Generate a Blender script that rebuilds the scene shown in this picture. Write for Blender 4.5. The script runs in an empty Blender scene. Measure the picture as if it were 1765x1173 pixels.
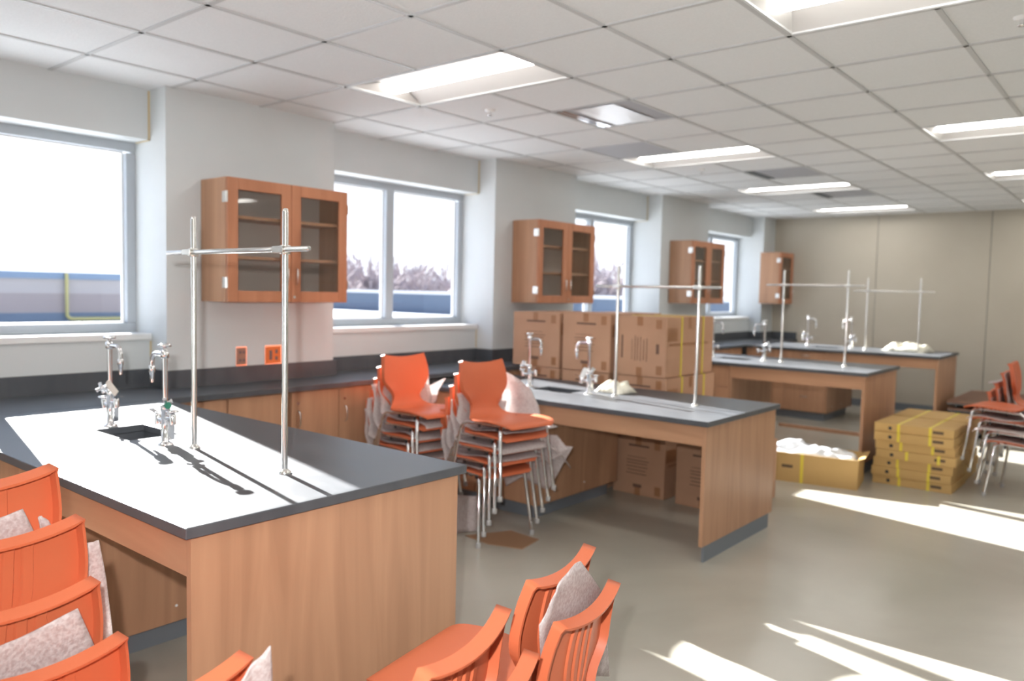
import bpy, bmesh, math, random
from mathutils import Vector, Matrix

scene = bpy.context.scene
COL = scene.collection
R = math.radians

# ---------------------------------------------------------------- camera
cam_d = bpy.data.cameras.new('camera')
cam = bpy.data.objects.new('camera', cam_d)
COL.objects.link(cam)
cam_d.sensor_width = 36.0
cam_d.lens = 27.704
cam_d.clip_start = 0.05
cam_d.clip_end = 500
_r = Vector((0.7689456, 0.6389516, 0.0215301))
_u = Vector((-0.0565989, 0.0344920, 0.9978010))
_f = Vector((-0.6368039, 0.7684733, -0.0626864))
CAM = Vector((4.74675, -3.03256, 1.56603))
m = Matrix((( _r.x, _u.x, -_f.x, CAM.x), (_r.y, _u.y, -_f.y, CAM.y), (_r.z, _u.z, -_f.z, CAM.z), (0, 0, 0, 1)))
cam.matrix_world = m
cam_d.dof.use_dof = True
cam_d.dof.focus_distance = 2.1
cam_d.dof.aperture_fstop = 2.6
scene.camera = cam

# ---------------------------------------------------------------- light and exposure
SUN_STRENGTH = 24.0
SKY_STRENGTH = 1.35
LAMP_STRENGTH = 9.0
w = bpy.data.worlds.new('sky')
scene.world = w
w.use_nodes = True
nt = w.node_tree
bg = nt.nodes['Background']
tc = nt.nodes.new('ShaderNodeTexCoord')
sx_ = nt.nodes.new('ShaderNodeSeparateXYZ')
rmp = nt.nodes.new('ShaderNodeValToRGB')
nt.links.new(tc.outputs['Generated'], sx_.inputs[0])
nt.links.new(sx_.outputs['Z'], rmp.inputs[0])
rmp.color_ramp.elements[0].position = 0.0
rmp.color_ramp.elements[0].color = (0.93, 0.95, 1.0, 1)
rmp.color_ramp.elements[1].position = 0.7
rmp.color_ramp.elements[1].color = (0.42, 0.62, 1.0, 1)
nt.links.new(rmp.outputs[0], bg.inputs['Color'])
bg.inputs['Strength'].default_value = SKY_STRENGTH

sun_d = bpy.data.lights.new('sun', 'SUN')
sun = bpy.data.objects.new('sun', sun_d)
COL.objects.link(sun)
sun_d.energy = SUN_STRENGTH
sun_d.angle = R(0.53)
sun_d.color = (1.0, 0.97, 0.93)
_az, _el = R(-11.9), R(24.0)
sdir = Vector((math.cos(_el) * math.cos(_az), math.cos(_el) * math.sin(_az), -math.sin(_el)))
sun.rotation_euler = sdir.to_track_quat('-Z', 'Y').to_euler()
sun.location = (-12, 4, 9)

# the photographer's flash, just above and left of the lens
fl_d = bpy.data.lights.new('camera_flash', 'SPOT')
flash = bpy.data.objects.new('camera_flash', fl_d)
COL.objects.link(flash)
fl_d.energy = 165.0
fl_d.spot_size = R(112)
fl_d.spot_blend = 1.0
fl_d.shadow_soft_size = 0.02
fl_d.color = (1.0, 0.98, 0.97)
flash.location = CAM - _r * 0.095 + _u * 0.135
flash.rotation_euler = _f.to_track_quat('-Z', 'Y').to_euler()

vs = scene.view_settings
vs.view_transform = 'Standard'
vs.look = 'None'
vs.exposure = 0.78
vs.gamma = 1.0
vs.use_curve_mapping = False

# ---------------------------------------------------------------- materials
def mat(name, col, rough=0.5, metal=0.0, spec=0.5):
    mm = bpy.data.materials.new(name)
    mm.use_nodes = True
    b = mm.node_tree.nodes['Principled BSDF']
    b.inputs['Base Color'].default_value = (*col, 1)
    b.inputs['Roughness'].default_value = rough
    b.inputs['Metallic'].default_value = metal
    b.inputs['Specular IOR Level'].default_value = spec
    return mm

def noise_mat(name, c1, c2, scale=(8, 8, 8), rough=0.5, detail=4, bump=0.0, metal=0.0, spec=0.5, dist=0.0, nscale=1.0, lo=0.35, hi=0.65, rough2=None):
    mm = mat(name, c1, rough, metal, spec)
    n = mm.node_tree.nodes
    l = mm.node_tree.links
    b = n['Principled BSDF']
    t = n.new('ShaderNodeTexCoord')
    mp = n.new('ShaderNodeMapping')
    mp.inputs['Scale'].default_value = scale
    ns = n.new('ShaderNodeTexNoise')
    ns.inputs['Scale'].default_value = nscale
    ns.inputs['Detail'].default_value = detail
    ns.inputs['Distortion'].default_value = dist
    cr = n.new('ShaderNodeValToRGB')
    cr.color_ramp.elements[0].position = lo
    cr.color_ramp.elements[1].position = hi
    cr.color_ramp.elements[0].color = (*c1, 1)
    cr.color_ramp.elements[1].color = (*c2, 1)
    l.new(t.outputs['Object'], mp.inputs[0])
    l.new(mp.outputs[0], ns.inputs['Vector'])
    l.new(ns.outputs['Fac'], cr.inputs[0])
    l.new(cr.outputs[0], b.inputs['Base Color'])
    if rough2 is not None:
        mr = n.new('ShaderNodeMapRange')
        mr.inputs['To Min'].default_value = rough
        mr.inputs['To Max'].default_value = rough2
        l.new(ns.outputs['Fac'], mr.inputs['Value'])
        l.new(mr.outputs[0], b.inputs['Roughness'])
    if bump:
        bp = n.new('ShaderNodeBump')
        bp.inputs['Strength'].default_value = bump
        bp.inputs['Distance'].default_value = 0.01
        l.new(ns.outputs['Fac'], bp.inputs['Height'])
        l.new(bp.outputs[0], b.inputs['Normal'])
    return mm

M = {}
M['wall'] = noise_mat('wall_paint', (0.625, 0.65, 0.655), (0.645, 0.67, 0.675), (3, 3, 3), 0.6, bump=0.02)
M['farwall'] = noise_mat('far_wall_panel', (0.50, 0.455, 0.375), (0.52, 0.475, 0.395), (2, 2, 2), 0.55)
M['tile'] = noise_mat('ceiling_tile', (0.77, 0.785, 0.79), (0.80, 0.815, 0.82), (90, 90, 90), 0.9, bump=0.15, spec=0.1)
M['grid'] = mat('ceiling_grid_metal', (0.55, 0.56, 0.56), 0.5)
M['floor'] = noise_mat('polished_concrete', (0.41, 0.385, 0.325), (0.49, 0.46, 0.395), (0.8, 0.8, 0.8), 0.17, detail=9, dist=0.6, rough2=0.30, spec=0.5)
M['wood'] = noise_mat('maple_laminate', (0.40, 0.215, 0.125), (0.50, 0.28, 0.165), (9, 9, 0.7), 0.38, detail=6, dist=1.2, spec=0.4)
M['woodh'] = noise_mat('maple_laminate_horizontal', (0.41, 0.22, 0.127), (0.50, 0.28, 0.165), (0.7, 9, 9), 0.38, detail=6, dist=1.2, spec=0.4)
M['cabback'] = mat('grey_beige_cabinet_back', (0.60, 0.53, 0.48), 0.6)
M['wooddark'] = noise_mat('cabinet_frame_wood', (0.42, 0.175, 0.09), (0.50, 0.22, 0.12), (8, 8, 1.2), 0.4, detail=5, dist=1.0, spec=0.4)
M['epoxy'] = noise_mat('black_epoxy_resin', (0.064, 0.070, 0.080), (0.090, 0.096, 0.106), (3, 6, 3), 0.36, detail=6, dist=0.8, spec=0.55, rough2=0.5)
M['orange'] = mat('orange_plastic', (0.62, 0.155, 0.068), 0.45, spec=0.35)
M['chrome'] = mat('chrome', (0.82, 0.82, 0.83), 0.10, 1.0)
M['steel'] = mat('brushed_steel', (0.78, 0.77, 0.74), 0.24, 1.0)
M['alu'] = mat('anodised_window_frame', (0.45, 0.49, 0.53), 0.4, 0.0)
M['white'] = mat('white_enamel', (0.86, 0.86, 0.85), 0.4)
M['reflector'] = mat('lamp_reflector_enamel', (0.62, 0.61, 0.60), 0.6)
M['sill'] = mat('white_sill', (0.80, 0.80, 0.79), 0.4)
M['card'] = noise_mat('brown_cardboard', (0.47, 0.275, 0.175), (0.51, 0.30, 0.195), (4, 4, 4), 0.8, spec=0.2)
M['tape'] = mat('packing_tape', (0.34, 0.16, 0.075), 0.3)
M['print'] = mat('box_print', (0.17, 0.095, 0.065), 0.8)
M['carton'] = noise_mat('tan_carton', (0.52, 0.335, 0.13), (0.56, 0.365, 0.15), (3, 3, 3), 0.7, spec=0.2)
M['cartonprint'] = mat('carton_print', (0.13, 0.085, 0.05), 0.8)
M['strap'] = mat('yellow_strap', (0.74, 0.60, 0.06), 0.4)
M['foam'] = noise_mat('packing_foam', (0.54, 0.44, 0.43), (0.78, 0.72, 0.71), (120, 120, 120), 0.7, detail=2, bump=0.25, spec=0.2)
def translucent(mm, fac):
    n = mm.node_tree.nodes
    l = mm.node_tree.links
    b = n['Principled BSDF']
    o = n['Material Output']
    tl = n.new('ShaderNodeBsdfTranslucent')
    tl.inputs['Color'].default_value = (0.88, 0.85, 0.83, 1)
    mx = n.new('ShaderNodeMixShader')
    mx.inputs[0].default_value = fac
    l.new(b.outputs[0], mx.inputs[1])
    l.new(tl.outputs[0], mx.inputs[2])
    l.new(mx.outputs[0], o.inputs[0])
translucent(M['foam'], 0.35)
M['bag'] = mat('white_plastic_film', (0.84, 0.86, 0.89), 0.22, 0.0)
M['cloth'] = noise_mat('cream_cloth', (0.72, 0.68, 0.55), (0.82, 0.79, 0.68), (12, 12, 12), 0.8)
M['black'] = mat('black_rubber', (0.02, 0.02, 0.022), 0.6)
M['kick'] = mat('grey_rubber_base', (0.17, 0.19, 0.215), 0.5)
M['darktop'] = noise_mat('brown_table_top', (0.17, 0.085, 0.055), (0.22, 0.11, 0.07), (1, 8, 8), 0.45)
M['greyedge'] = mat('grey_edge_band', (0.13, 0.14, 0.15), 0.5)
M['paper'] = mat('brown_paper', (0.33, 0.185, 0.10), 0.8)
M['tag'] = mat('paper_tag', (0.62, 0.56, 0.50), 0.7)
M['whitetag'] = mat('white_tag', (0.85, 0.85, 0.84), 0.6)
M['clear'] = mat('clear_plastic_glide', (0.40, 0.39, 0.38), 0.2)
M['outlet'] = mat('orange_outlet_cover', (0.85, 0.20, 0.05), 0.45)
M['tanoutlet'] = mat('tan_outlet_cover', (0.38, 0.20, 0.14), 0.5)
M['socket'] = mat('grey_socket', (0.20, 0.13, 0.13), 0.5)
M['bead'] = mat('unpainted_corner_bead', (0.62, 0.50, 0.30), 0.6)
M['vent'] = mat('grey_vent_metal', (0.42, 0.43, 0.46), 0.6, 0.0)
M['film'] = mat('shiny_film', (0.85, 0.86, 0.87), 0.25, 0.0)
M['green'] = mat('green_handle_disc', (0.02, 0.16, 0.10), 0.4)
M['snow'] = mat('white_roof_membrane', (0.55, 0.55, 0.55), 0.8)
M['bluewall'] = mat('blue_metal_parapet', (0.065, 0.095, 0.145), 0.6)
M['mauve'] = mat('mauve_wall_band', (0.23, 0.19, 0.185), 0.8)
M['mauvelight'] = mat('pale_mauve_wall_band', (0.29, 0.26, 0.25), 0.8)
M['coping'] = mat('blue_grey_coping', (0.12, 0.17, 0.24), 0.6)
M['yellowpipe'] = mat('yellow_gas_pipe', (0.33, 0.29, 0.11), 0.6)
M['bark'] = mat('bare_tree_bark', (0.27, 0.22, 0.22), 0.9)
M['twig'] = mat('bare_tree_twigs', (0.30, 0.245, 0.25), 0.9)

def glass_mat(name, tint, refl):
    mm = bpy.data.materials.new(name)
    mm.use_nodes = True
    n = mm.node_tree.nodes
    l = mm.node_tree.links
    n.clear()
    o = n.new('ShaderNodeOutputMaterial')
    mix = n.new('ShaderNodeMixShader')
    tr = n.new('ShaderNodeBsdfTransparent')
    gl = n.new('ShaderNodeBsdfGlossy')
    lw = n.new('ShaderNodeLayerWeight')
    pw = n.new('ShaderNodeMath')
    pw.operation = 'POWER'
    pw.inputs[1].default_value = 5.0
    fr = n.new('ShaderNodeMath')
    fr.operation = 'MULTIPLY_ADD'
    fr.inputs[1].default_value = 0.8
    fr.inputs[2].default_value = refl
    l.new(lw.outputs['Facing'], pw.inputs[0])
    l.new(pw.outputs[0], fr.inputs[0])
    tr.inputs['Color'].default_value = (*tint, 1)
    gl.inputs['Roughness'].default_value = 0.02
    l.new(fr.outputs[0], mix.inputs[0])
    l.new(tr.outputs[0], mix.inputs[1])
    l.new(gl.outputs[0], mix.inputs[2])
    l.new(mix.outputs[0], o.inputs[0])
    return mm
M['glass'] = glass_mat('window_glass', (0.95, 0.965, 0.975), 0.03)
M['cabglass'] = glass_mat('cabinet_glass', (0.92, 0.92, 0.91), 0.045)

def emit_mat(name, col, s):
    mm = bpy.data.materials.new(name)
    mm.use_nodes = True
    n = mm.node_tree.nodes
    b = n['Principled BSDF']
    b.inputs['Base Color'].default_value = (0.9, 0.9, 0.9, 1)
    b.inputs['Emission Color'].default_value = (*col, 1)
    b.inputs['Emission Strength'].default_value = s
    return mm
M['lamp'] = emit_mat('lit_lamp_diffuser', (1.0, 0.965, 0.91), LAMP_STRENGTH)

# ---------------------------------------------------------------- mesh builder
class MB:
    def __init__(self):
        self.v, self.f, self.s = [], [], []
    def add(self, verts, faces, smooth=False, T=None):
        o = len(self.v)
        for p in verts:
            p = Vector(p)
            self.v.append(T @ p if T is not None else p)
        for f in faces:
            self.f.append([i + o for i in f])
            self.s.append(smooth)
        return self
    def box(self, x0, x1, y0, y1, z0, z1, T=None):
        vs_ = [(x, y, z) for z in (z0, z1) for y in (y0, y1) for x in (x0, x1)]
        return self.add(vs_, [(0, 2, 3, 1), (4, 5, 7, 6), (0, 1, 5, 4), (2, 6, 7, 3), (0, 4, 6, 2), (1, 3, 7, 5)], False, T)
    def tube(self, path, r, n=10, caps=True, T=None):
        path = [Vector(p) for p in path]
        rad = r if isinstance(r, (list, tuple)) else [r] * len(path)
        vs_, fs = [], []
        t0 = (path[1] - path[0]).normalized()
        ref = Vector((0, 0, 1)) if abs(t0.z) < 0.9 else Vector((1, 0, 0))
        a = t0.cross(ref).normalized()
        prev = t0
        for i, p in enumerate(path):
            if i == 0:
                t = t0
            elif i == len(path) - 1:
                t = (path[i] - path[i - 1]).normalized()
            else:
                t = ((path[i + 1] - p).normalized() + (p - path[i - 1]).normalized()).normalized()
            q = prev.rotation_difference(t)
            a = (q @ a)
            a = (a - t * a.dot(t)).normalized()
            b = t.cross(a)
            prev = t
            for k in range(n):
                an = 2 * math.pi * k / n
                vs_.append(p + (a * math.cos(an) + b * math.sin(an)) * rad[i])
        for i in range(len(path) - 1):
            for k in range(n):
                k2 = (k + 1) % n
                fs.append((i * n + k, i * n + k2, (i + 1) * n + k2, (i + 1) * n + k))
        self.add(vs_, fs, True, T)
        if caps:
            e = len(path) - 1
            self.add([vs_[k] for k in range(n)], [tuple(reversed(range(n)))], False, T)
            self.add([vs_[e * n + k] for k in range(n)], [tuple(range(n))], False, T)
        return self
    def cyl(self, p0, p1, r0, r1=None, n=14, T=None):
        return self.tube([p0, p1], [r0, r0 if r1 is None else r1], n, True, T)
    def lathe(self, prof, c=(0, 0, 0), n=16, T=None):
        vs_, fs = [], []
        for (r, z) in prof:
            for k in range(n):
                an = 2 * math.pi * k / n
                vs_.append((c[0] + r * math.cos(an), c[1] + r * math.sin(an), c[2] + z))
        for i in range(len(prof) - 1):
            for k in range(n):
                k2 = (k + 1) % n
                fs.append((i * n + k, i * n + k2, (i + 1) * n + k2, (i + 1) * n + k))
        self.add(vs_, fs, True, T)
        for i, rev in ((0, True), (len(prof) - 1, False)):
            if prof[i][0] > 1e-5:
                ring = [vs_[i * n + k] for k in range(n)]
                self.add(ring, [tuple(reversed(range(n))) if rev else tuple(range(n))], False, T)
        return self
    def grid(self, rows, smooth=True, T=None):
        nr, nc = len(rows), len(rows[0])
        vs_ = [p for r in rows for p in r]
        fs = [(i * nc + j, i * nc + j + 1, (i + 1) * nc + j + 1, (i + 1) * nc + j) for i in range(nr - 1) for j in range(nc - 1)]
        return self.add(vs_, fs, smooth, T)
    def prism(self, poly, z0, z1, T=None):
        n = len(poly)
        vs_ = [(x, y, z0) for x, y in poly] + [(x, y, z1) for x, y in poly]
        fs = [tuple(reversed(range(n))), tuple(range(n, 2 * n))]
        fs += [(i, (i + 1) % n, n + (i + 1) % n, n + i) for i in range(n)]
        return self.add(vs_, fs, False, T)
    def mesh(self, name, material):
        me = bpy.data.meshes.new(name)
        me.from_pydata([tuple(p) for p in self.v], [], self.f)
        me.polygons.foreach_set('use_smooth', self.s)
        me.materials.append(material)
        me.update()
        return me
    def build(self, name, material, parent=None, bevel=0.0, loc=None, weld=False):
        o = bpy.data.objects.new(name, self.mesh(name, material))
        COL.objects.link(o)
        if parent is not None:
            o.parent = parent
        if loc is not None:
            o.location = loc
        if weld:
            wm = o.modifiers.new('weld', 'WELD')
            wm.merge_threshold = 0.0002
        if bevel:
            bv = o.modifiers.new('bevel', 'BEVEL')
            bv.width = bevel
            bv.segments = 2
            bv.limit_method = 'ANGLE'
            bv.angle_limit = R(40)
        return o

def BOX(*a):
    return MB().box(*a)

def tag(o, label=None, cat=None, group=None, kind=None):
    if label: o['label'] = label
    if cat: o['category'] = cat
    if group: o['group'] = group
    if kind: o['kind'] = kind
    return o

def empty(name, loc=(0, 0, 0), rz=0.0, label=None, cat=None, group=None, kind=None):
    o = bpy.data.objects.new(name, None)
    o.empty_display_size = 0.1
    COL.objects.link(o)
    o.location = loc
    o.rotation_euler = (0, 0, rz)
    return tag(o, label, cat, group, kind)

CHILDREN = {}
def copy_tree(o, parent=None):
    c = o.copy()
    COL.objects.link(c)
    c.parent = parent
    for ch in o.children:
        copy_tree(ch, c)
    return c

def struct(o):
    o['kind'] = 'structure'
    return o

def T_at(loc, rz=0.0, rx=0.0, ry=0.0):
    return Matrix.Translation(loc) @ Matrix.Rotation(rz, 4, 'Z') @ Matrix.Rotation(ry, 4, 'Y') @ Matrix.Rotation(rx, 4, 'X')

# ================================================================ setting
HC = 2.7635
PITCH = 3.065
PIL = [(-3.716 + PITCH * k, -2.45 + PITCH * k) for k in range(5)]     # pilasters along the window wall
PIL[4] = (8.61, 9.06)
PIL[0] = (-3.716, -2.452)
YB, YF = -5.6, 9.06
XR = 7.6
RECESS = -0.20
WX = -0.40          # inner face of window frames
WOUT = -0.50

# floor and ceiling
struct(BOX(-0.2, XR, YB, YF, -0.12, 0.0).build('floor', M['floor']))

GX0, GS = 0.2933, 0.61
FIX = {}
for i in (1, 5, 9):
    for j in (-5, 0, 5, 9, 13):
        for a in (0, 1):
            FIX[(i + a, j)] = 'L'
VENTS = {(2, 2): 'a', (1, 4): 'b', (2, 7): 'c', (2, 10): 'd'}
cb = MB()
gb = MB()
ilo, ihi = -2, 14
jlo, jhi = -10, 14
for i in range(ilo, ihi + 1):
    for j in range(jlo, jhi + 1):
        if (i, j) in FIX or (i, j) in VENTS:
            continue
        x0, x1 = max(GX0 + i * GS, RECESS), min(GX0 + (i + 1) * GS, XR)
        y0, y1 = max(j * GS, YB), min((j + 1) * GS, YF)
        if x1 - x0 < 0.01 or y1 - y0 < 0.01:
            continue
        cb.box(x0, x1, y0, y1, HC, HC + 0.02)
struct(cb.build('ceiling', M['tile']))
gw = 0.012
for i in range(ilo, ihi + 2):
    x = GX0 + i * GS
    if x < RECESS or x > XR: continue
    for j in range(jlo, jhi + 1):
        if FIX.get((i, j)) and FIX.get((i - 1, j)): continue
        y0, y1 = max(j * GS, YB), min((j + 1) * GS, YF)
        if y1 > y0: gb.box(x - gw, x + gw, y0, y1, HC - 0.006, HC + 0.004)
for j in range(jlo, jhi + 2):
    y = j * GS
    if y < YB or y > YF: continue
    for i in range(ilo, ihi + 1):
        if FIX.get((i, j)) and FIX.get((i, j - 1)): continue
        x0, x1 = max(GX0 + i * GS, RECESS), min(GX0 + (i + 1) * GS, XR)
        if x1 > x0: gb.box(x0, x1, y - gw, y + gw, HC - 0.006, HC + 0.004)
struct(gb.build('trim_1', M['grid']))
struct(BOX(-0.6, XR + 0.1, YB - 0.1, YF + 0.1, HC + 0.16, HC + 0.26).build('ceiling_slab', M['white']))

# window wall
wl = MB()
def wallbox(y0, y1, z0, z1, x0, x1): wl.box(x0, x1, y0, y1, z0, z1)
for (a, b) in PIL:
    wallbox(a, b, 0, HC + 0.16, WOUT, 0.0)
BAYS = [(YB, PIL[0][0])] + [(PIL[k][1], PIL[k + 1][0]) for k in range(4)]
ZS, ZH = 1.230, 2.457
for (a, b) in BAYS:
    wallbox(a, b, 0, ZS - 0.02, WOUT, RECESS)
    wallbox(a, b, ZH, HC + 0.16, WOUT, RECESS)
struct(wl.build('wall_left', M['wall']))
tn = 2
for (a, b) in BAYS[1:4]:
    t = MB()
    t.box(RECESS - 0.004, RECESS + 0.004, b - 0.012, b, ZH - 0.003, HC - 0.008)
    t.box(WX + 0.03, RECESS + 0.004, b - 0.012, b, ZH - 0.004, ZH + 0.004)
    t.box(RECESS - 0.004, RECESS + 0.003, b - 0.010, b, 1.035, ZS - 0.03)
    struct(t.build('trim_%d' % tn, M['bead']))
    tn += 1
for k, (a, b) in enumerate(BAYS):
    root = empty('window_%d' % (k + 1), (WX, (a + b) / 2, ZS), 0)
    struct(root)
    hw = (b - a) / 2
    H = ZH - ZS
    fr = MB()
    d = -0.07
    fw = 0.058
    fr.box(d, 0, -hw, hw, 0.02, 0.02 + fw); fr.box(d, 0, -hw, hw, H - fw, H)
    fr.box(d, 0, -hw, -hw + fw, 0.02 + fw, H - fw); fr.box(d, 0, hw - fw, hw, 0.02 + fw, H - fw - 0.01)
    fr.build('frame', M['alu'], root, 0.004)
    BOX(d, 0, -0.043, 0.043, 0.02 + fw, H - fw).build('mullion', M['alu'], root, 0.004)
    for s in (-1, 1):
        y0, y1 = sorted((s * 0.043, s * (hw - fw)))
        z0, z1 = 0.02 + fw, H - fw
        sb = MB()
        w_ = 0.009
        sb.box(d, -0.045, y0, y0 + w_, z0, z1); sb.box(d, -0.045, y1 - w_, y1, z0, z1)
        sb.box(d, -0.045, y0 + w_, y1 - w_, z0, z0 + w_); sb.box(d, -0.045, y0 + w_, y1 - w_, z1 - w_, z1)
        sb.build('sash', M['white'], root)
        BOX(-0.060, -0.054, y0 + w_, y1 - w_, z0 + w_, z1 - w_).build('pane', M['glass'], root)
    BOX(-0.10, RECESS - WX + 0.018, -hw + 0.003, hw - 0.003, -0.02, 0.02).build('sill', M['sill'], root, 0.004)

# far wall with panel joints, side and back walls
fwl = MB()
xs = [-0.2, 1.50, 2.91, 4.32, 5.73, 7.14, 7.6]
for x0, x1 in zip(xs[:-1], xs[1:]):
    fwl.box(x0 + 0.004, x1 - 0.004, YF, YF + 0.1, 0, HC + 0.16)
struct(fwl.build('wall_far', M['farwall']))
struct(BOX(-0.56, XR + 0.1, YF + 0.012, YF + 0.12, 0, HC + 0.16).build('wall_far_backing', M['greyedge']))
struct(BOX(XR, XR + 0.1, YB, YF, 0, HC + 0.16).build('wall_right', M['wall']))
struct(BOX(-0.56, XR + 0.1, YB - 0.1, YB, 0, HC + 0.16).build('wall_back', M['wall']))
struct(BOX(0.0, XR, YF - 0.012, YF, 0, 0.10).build('baseboard_far', M['kick']))

# ceiling lights
def ceiling_light(i, j, label):
    x0 = GX0 + i * GS + 0.012
    x1 = GX0 + (i + 2) * GS - 0.012
    y0, y1 = j * GS + 0.012, (j + 1) * GS - 0.012
    L, W_ = x1 - x0, y1 - y0
    root = empty('ceiling_light', ((x0 + x1) / 2, (y0 + y1) / 2, HC), 0, label, 'ceiling light', 'recessed ceiling lights')
    hl, hw_ = L / 2, W_ / 2
    f = MB()
    e = 0.007
    f.box(-hl, hl, -hw_, -hw_ + e, -0.004, 0.01); f.box(-hl, hl, hw_ - e, hw_, -0.004, 0.01)
    f.box(-hl, -hl + e, -hw_ + e, hw_ - e, -0.004, 0.01); f.box(hl - e, hl, -hw_ + e, hw_ - e, -0.004, 0.01)
    f.build('frame', M['grid'], root)
    lw = 0.088
    for s in (-1, 1):
        rows = []
        for q in range(7):
            t_ = q / 6
            y = s * (hw_ - e - (hw_ - e - lw) * t_)
            z = 0.003 + 0.052 * math.sin(t_ * math.pi / 2)
            rows.append([(-hl + e + 0.07 * t_, y, z), (hl - e - 0.07 * t_, y, z)])
        if s > 0: rows = [list(reversed(r)) for r in rows]
        MB().grid(rows).build('reflector', M['reflector'], root)
    for s in (-1, 1):
        ends = MB()
        q = [(s * (hl - e), -(hw_ - e), 0.005), (s * (hl - e), hw_ - e, 0.005), (s * (hl - e - 0.07), lw, 0.055), (s * (hl - e - 0.07), -lw, 0.055)]
        ends.add(q, [(0, 1, 2, 3) if s > 0 else (3, 2, 1, 0)])
        ends.build('end_plate', M['reflector'], root)
    lens = []
    for q in range(9):
        an = math.pi * q / 8
        lens.append([(-hl + 0.060, lw * math.cos(an), 0.056 - 0.046 * math.sin(an)), (hl - 0.060, lw * math.cos(an), 0.056 - 0.046 * math.sin(an))])
    lb = MB().grid(lens)
    for q, rv in ((0, False), (1, True)):
        cap = [r[q] for r in lens]
        lb.add(cap, [tuple(range(9)) if rv else tuple(reversed(range(9)))])
    lb.build('diffuser', M['lamp'], root)
    BOX(-hl, hl, -hw_, hw_, 0.10, 0.125).build('housing', M['white'], root)
    return root

LLAB = {(1, 0): 'large lit ceiling light nearest the camera, above the first black topped bench',
        (5, 0): 'lit ceiling light cut off by the top edge of the picture',
        (1, 5): 'second lit ceiling light from the camera in the row nearest the windows',
        (1, 9): 'third lit ceiling light from the camera in the row nearest the windows',
        (1, 13): 'farthest lit ceiling light of the window row, close to the far wall',
        (5, 5): 'lit ceiling light at the upper right edge, nearest of the three at that edge',
        (5, 9): 'lit ceiling light at the right edge, middle one of the three at that edge',
        (5, 13): 'small far lit ceiling light at the right edge close to the far wall'}
for i in (1, 5, 9):
    for j in (-5, 0, 5, 9, 13):
        ceiling_light(i, j, LLAB.get((i, j), 'recessed ceiling light outside the picture, over the right or rear of the room'))

# ceiling vents
def vent(i, j, kind, label):
    x0, y0 = GX0 + i * GS + 0.012, j * GS + 0.012
    s = GS - 0.024
    root = empty('ceiling_vent', (x0 + s / 2, y0 + s / 2, HC), 0, label, 'ceiling vent')
    h = s / 2
    BOX(-h, h, -h, h, 0.0, 0.02).build('panel', M['vent'], root)
    if kind in 'acd':
        sl = MB()
        for q in range(2):
            sl.box(-h + 0.02 + q * 0.045, -h + 0.045 + q * 0.045, -h + 0.01, h - 0.01, -0.008, 0.001)
        sl.build('slot_bar', M['greyedge'] if kind != 'a' else M['chrome'], root)
    if kind == 'a':
        rows = []
        for a in range(8):
            rows.append([(-h + 0.14 + 0.32 * a / 7, -h + 0.02 + (s - 0.04) * b / 7, -0.004 - 0.004 * abs(math.sin(a * 1.3 + b * 0.5))) for b in range(8)])
        MB().grid(rows).build('protective_film', M['film'], root)
    return root
vent(2, 2, 'a', 'ceiling vent with shiny plastic film still on it, nearest of the ceiling vents')
vent(1, 4, 'b', 'plain blue grey square panel in the ceiling touching the second light')
vent(2, 7, 'c', 'dull grey ceiling vent between the second and third lights')
vent(2, 10, 'd', 'far dull grey ceiling vent between the third and fourth lights')
for (gi, gj, lab) in ((1.5, 1.57, 'small chrome sprinkler head in the ceiling behind the nearest light'),
                      (1.57, 6.5, 'small far sprinkler head in the ceiling behind the second light'),
                      (6.42, 1.54, 'sprinkler head in the ceiling at the top right edge of the picture')):
    root = empty('sprinkler_head', (GX0 + gi * GS, gj * GS, HC), 0, lab, 'sprinkler')
    MB().lathe([(0.035, 0.0), (0.032, -0.008), (0.014, -0.012)]).build('escutcheon', M['white'], root)
    MB().lathe([(0.010, -0.010), (0.008, -0.03), (0.018, -0.034), (0.018, -0.037), (0.0, -0.038)]).build('deflector', M['chrome'], root)

# ================================================================ outside
struct(BOX(-60, -0.57, -40, 60, 0.70, 0.90).build('roof_ground', M['snow']))
wing = empty('roof_wing', (-9, -3.5, 0.9), 0, 'low mauve building wing with blue grey coping seen through the left window', 'building')
def band(name, z0, z1, material, x=0.0):
    return BOX(-4 - x, x, -9, 7.6, z0, z1).build(name, material, wing)
band('lower_wall', 0.0, 0.16, M['bluewall'])
band('wall_panel', 0.16, 0.47, M['mauve'])
band('upper_wall', 0.47, 0.70, M['mauvelight'])
band('coping', 0.70, 0.81, M['coping'], 0.03)
gp = empty('gas_pipe', (-8.93, 2.18, 0.9), 0, 'yellow pipe running down and along the mauve wall outside', 'pipe')
MB().tube([(0, 0, 0.80), (0, 0, 0.12), (0, 0.03, 0.08), (0, 0.07, 0.06), (0, 1.6, 0.06)], 0.028, 8).build('pipe', M['yellowpipe'], gp)
par = empty('roof_parapet', (-12, 12, 0.9), 0, 'blue roof parapet with white cap seen through the middle windows', 'parapet')
BOX(-14, 11.0, 0, 0.4, -0.1, 0.53).build('wall', M['bluewall'], par)
BOX(-14, 11.0, -0.06, 0.46, 0.53, 0.60).build('cap', M['snow'], par)

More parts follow.
